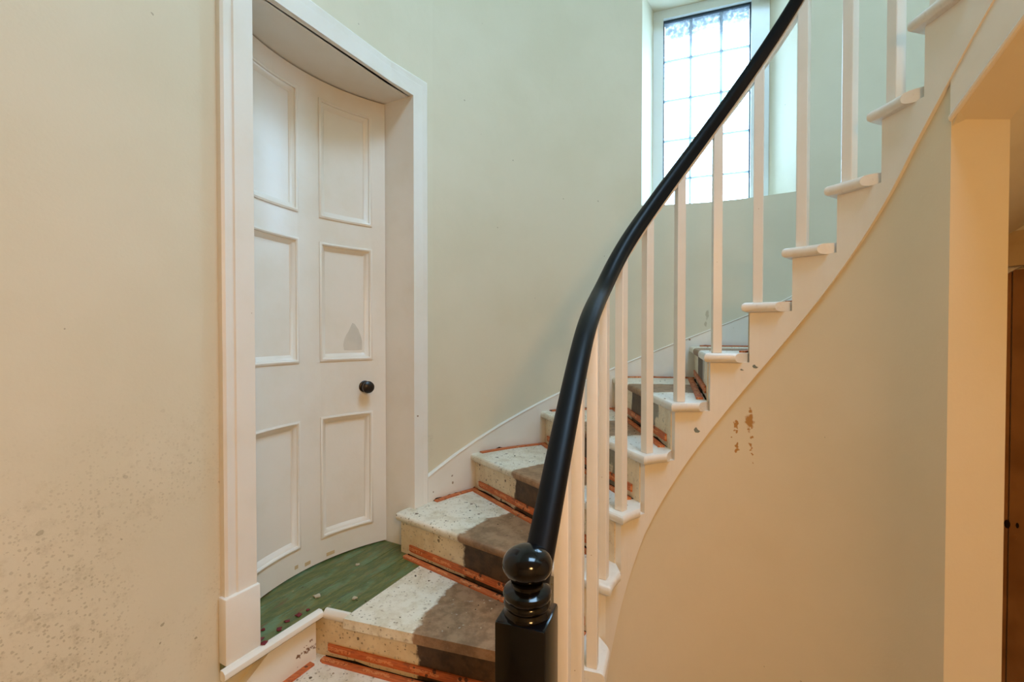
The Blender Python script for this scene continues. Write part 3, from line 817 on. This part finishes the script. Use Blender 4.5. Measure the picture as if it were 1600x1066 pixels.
# newel post
def newel(p, ang, z0, ztop, s):
    nw = obj('newel_post', *prism([Vector(p) + Vector((math.cos(ang+a), math.sin(ang+a)))*(s/2*math.sqrt(2)) for a in [math.pi/4 + i*math.pi/2 for i in range(4)]], z0, ztop), M_BLACK, bal, origin=V3(p, z0))
    bevel_obj(nw, .004, 2)
    r = s/2
    prof = [(r*.93, ztop-.004), (r*.93, ztop+.003), (r*.86, ztop+.006), (r*.84, ztop+.010), (r*.90, ztop+.013), (r*.93, ztop+.017), (r*.90, ztop+.021), (r*.86, ztop+.0225), (r*.93, ztop+.026), (r*.955, ztop+.031), (r*.92, ztop+.036),
            (r*.78, ztop+.040), (r*.64, ztop+.043), (r*.62, ztop+.048), (r*.66, ztop+.051)]
    zc2 = ztop + .075; rb, hb = r*.985, .0275
    prof += [(rb*math.cos(a), zc2 + hb*math.sin(a)) for a in linspace(rad(-58), rad(88), 18)]
    fin = obj('finial', *lathe(prof, p, 40), M_BLACK, nw, smooth=True)
    for q in fin.data.polygons: q.use_smooth = True
newel(np_, rad(-20), 0, CAMZ - .430, .079)
un = inner(-56, RB)
newel(un, 0, zt(12), zt(13)+.95, .079)

# ------------------------------------------------------------------ pendant lamp in the hall behind the camera
lx, ly = LAMP_POS
pend = empty('pendant_lamp', (lx, ly, zt(13)-.30), label='dark metal dome pendant lamp hanging from the hall ceiling', cat='lamp')
cz = zt(13) - .30
obj('ceiling_rose', *lathe([(.045, cz-.02), (.05, cz-.012), (.05, cz)], (lx, ly), 24), M_WHITE, pend)
obj('cord', *lathe([(.004, LAMP_Z+.155), (.004, cz-.018)], (lx, ly), 8), M_BLACK, pend)
dome = [(.24*math.cos(a), LAMP_Z + .16*math.sin(a)) for a in linspace(0, rad(84), 14)]
din = [(r*.96, z-.003) for r, z in reversed(dome)]
V, F = lathe(dome + din, (lx, ly), 36)
obj('lamp_shade', V, F[:-2], M_SHADE, pend, smooth=True)
mb, ntb, bb = new_mat('bulb_glow'); bb.inputs['Emission Color'].default_value = (*LAMP_COL, 1); bb.inputs['Emission Strength'].default_value = 12; bb.inputs['Base Color'].default_value = (.9, .8, .6, 1)
obj('bulb', *lathe([(.010, LAMP_Z+.075), (.014, LAMP_Z+.07), (.026, LAMP_Z+.055), (.028, LAMP_Z+.045), (.022, LAMP_Z+.03), (.006, LAMP_Z+.024)], (lx, ly), 20), mb, pend, smooth=True)
ll = bpy.data.lights.new('pendant_light', 'POINT'); ll.energy = LAMP_W; ll.color = LAMP_COL; ll.shadow_soft_size = .15
lo_ = bpy.data.objects.new('pendant_light', ll); COL.objects.link(lo_); lo_.parent = pend; lo_.location = Vector((lx, ly, LAMP_Z+.005)) - worg(pend)

# ------------------------------------------------------------------ petals and crumbs
def flake(name, x, y, z, r, mat, label, cat, group, th=.0018, tilt=.25, seed=0):
    rnd = random.Random(seed); n = 8; a0 = rnd.random()*6; ring = []
    for i in range(n):
        a = a0 + 2*math.pi*i/n; rr = r*(.55+.6*rnd.random()); ring.append((x + rr*math.cos(a), y + rr*math.sin(a), z + .0004 + abs(r*tilt*(rnd.random()-.2))))
    v = ring + [(a, b, c+th) for a, b, c in ring] + [(x, y, z+.0003), (x, y, z + th + r*.45)]
    f = [(i, (i+1) % n, (i+1) % n+n, i+n) for i in range(n)] + [((i+1) % n, i, 2*n) for i in range(n)] + [(i+n, (i+1) % n+n, 2*n+1) for i in range(n)]
    o = obj(name, v, f, mat, origin=(x, y, z)); return tag(o, label, cat, group)
def unproj(u, v, z):
    P = rad(-.84); a, b = (u-800)/711.1, -(v-533)/711.1
    d = Vector((a, math.cos(P)-b*math.sin(P), math.sin(P)+b*math.cos(P))); s = (z-CAMZ)/d.z
    return d.x*s, d.y*s
PET = [(467, 962, .0085, 'largest dark red petal on the green boards beside the landing corner'), (448, 972, .0065, 'small dark red petal on the landing edge between two rounder petals'),
       (436, 984, .0075, 'round dark red petal against the landing nosing midway along'), (411, 985, .006, 'crumpled dark red petal on green boards beside the plinth block'),
       (404, 1001, .010, 'wide dark red petal tucked at the foot of the plinth block'), (413, 1006, .0075, 'dark red petal lying on the white landing nosing'),
       (481, 954, .0045, 'tiny dark red petal nearest the landing corner'), (620, 846, .008, 'dark red petal in the corner where door lining meets the second step')]
for i, (u, v, r, lb) in enumerate(PET):
    x, y = unproj(u, v, Z0); flake('dried_petal', x, y, Z0 + (.0015 if i == 5 else 0), r*1.45, M_PETAL, lb, 'petal', 'dark red petals on the landing', seed=i)
x, y = unproj(438, 1062, zt(-1)); flake('dried_petal', x, y, zt(-1)+.006, .008, M_PETAL, 'dark red petal lying on the lower step beside its gripper strip', 'petal', 'dark red petals on the landing', seed=40)
CR = [(495, 933, .012, 'largest pale plaster crumb lying on the green boards'), (559, 884, .010, 'pale plaster crumb lying on the far half of the green boards'), (554, 936, .009, 'tan plaster crumb by the joint between green boards'), (500, 872, .0, '')]
for i, (u, v, r, lb) in enumerate(CR):
    if r:
        x, y = unproj(u, v, Z0); flake('plaster_crumb', x, y, Z0, r, M_FLAKE, lb, 'crumb', 'plaster crumbs on the green boards', th=.004, tilt=.3, seed=20+i)
def scatter(name, mat, count, rmin, rmax, label, seed):
    rnd = random.Random(seed); V, F = [], []
    for _ in range(count):
        k = rnd.choice([-1, 0, 0, 1, 1, 1, 2, 2, 2, 3, 3, 4, 4, 5, 5, 6])
        s = rnd.random(); q = rnd.random()**.8
        a1 = inner(PHI[k] + (PHI[k+1]-PHI[k])*(.12+.85*s), RN+.03); b1 = outer(OT[k] + (OT[k+1]-OT[k])*(.12+.85*s), -.03)
        p = a1 + (b1-a1)*(q*.97+.01); r = rmin + (rmax-rmin)*rnd.random()**2.5
        n = 5; a0 = rnd.random()*6; asp = .4+.6*rnd.random(); o = len(V); z = zt(k) + .0002
        ring = [(p.x + r*math.cos(a0+6.283*i/n)*(.6+.5*rnd.random()), p.y + r*asp*math.sin(a0+6.283*i/n)*(.6+.5*rnd.random()), z) for i in range(n)]
        V += ring + [(p.x, p.y, z + r*(.35+.4*rnd.random()))]
        F += [(o+i, o+(i+1) % n, o+n) for i in range(n)] + [tuple(o+i for i in reversed(range(n)))]
    o = obj(name, V, F, mat, kind='stuff'); tag(o, label, 'debris'); return o
scatter('plaster_debris', M_FLAKE, 260, .0015, .006, 'pale crumbs of plaster scattered over the worn treads', 3)
scatter('dark_debris', M_DARKFLAKE, 240, .0012, .0055, 'dark flakes and grit scattered over the worn treads', 4)
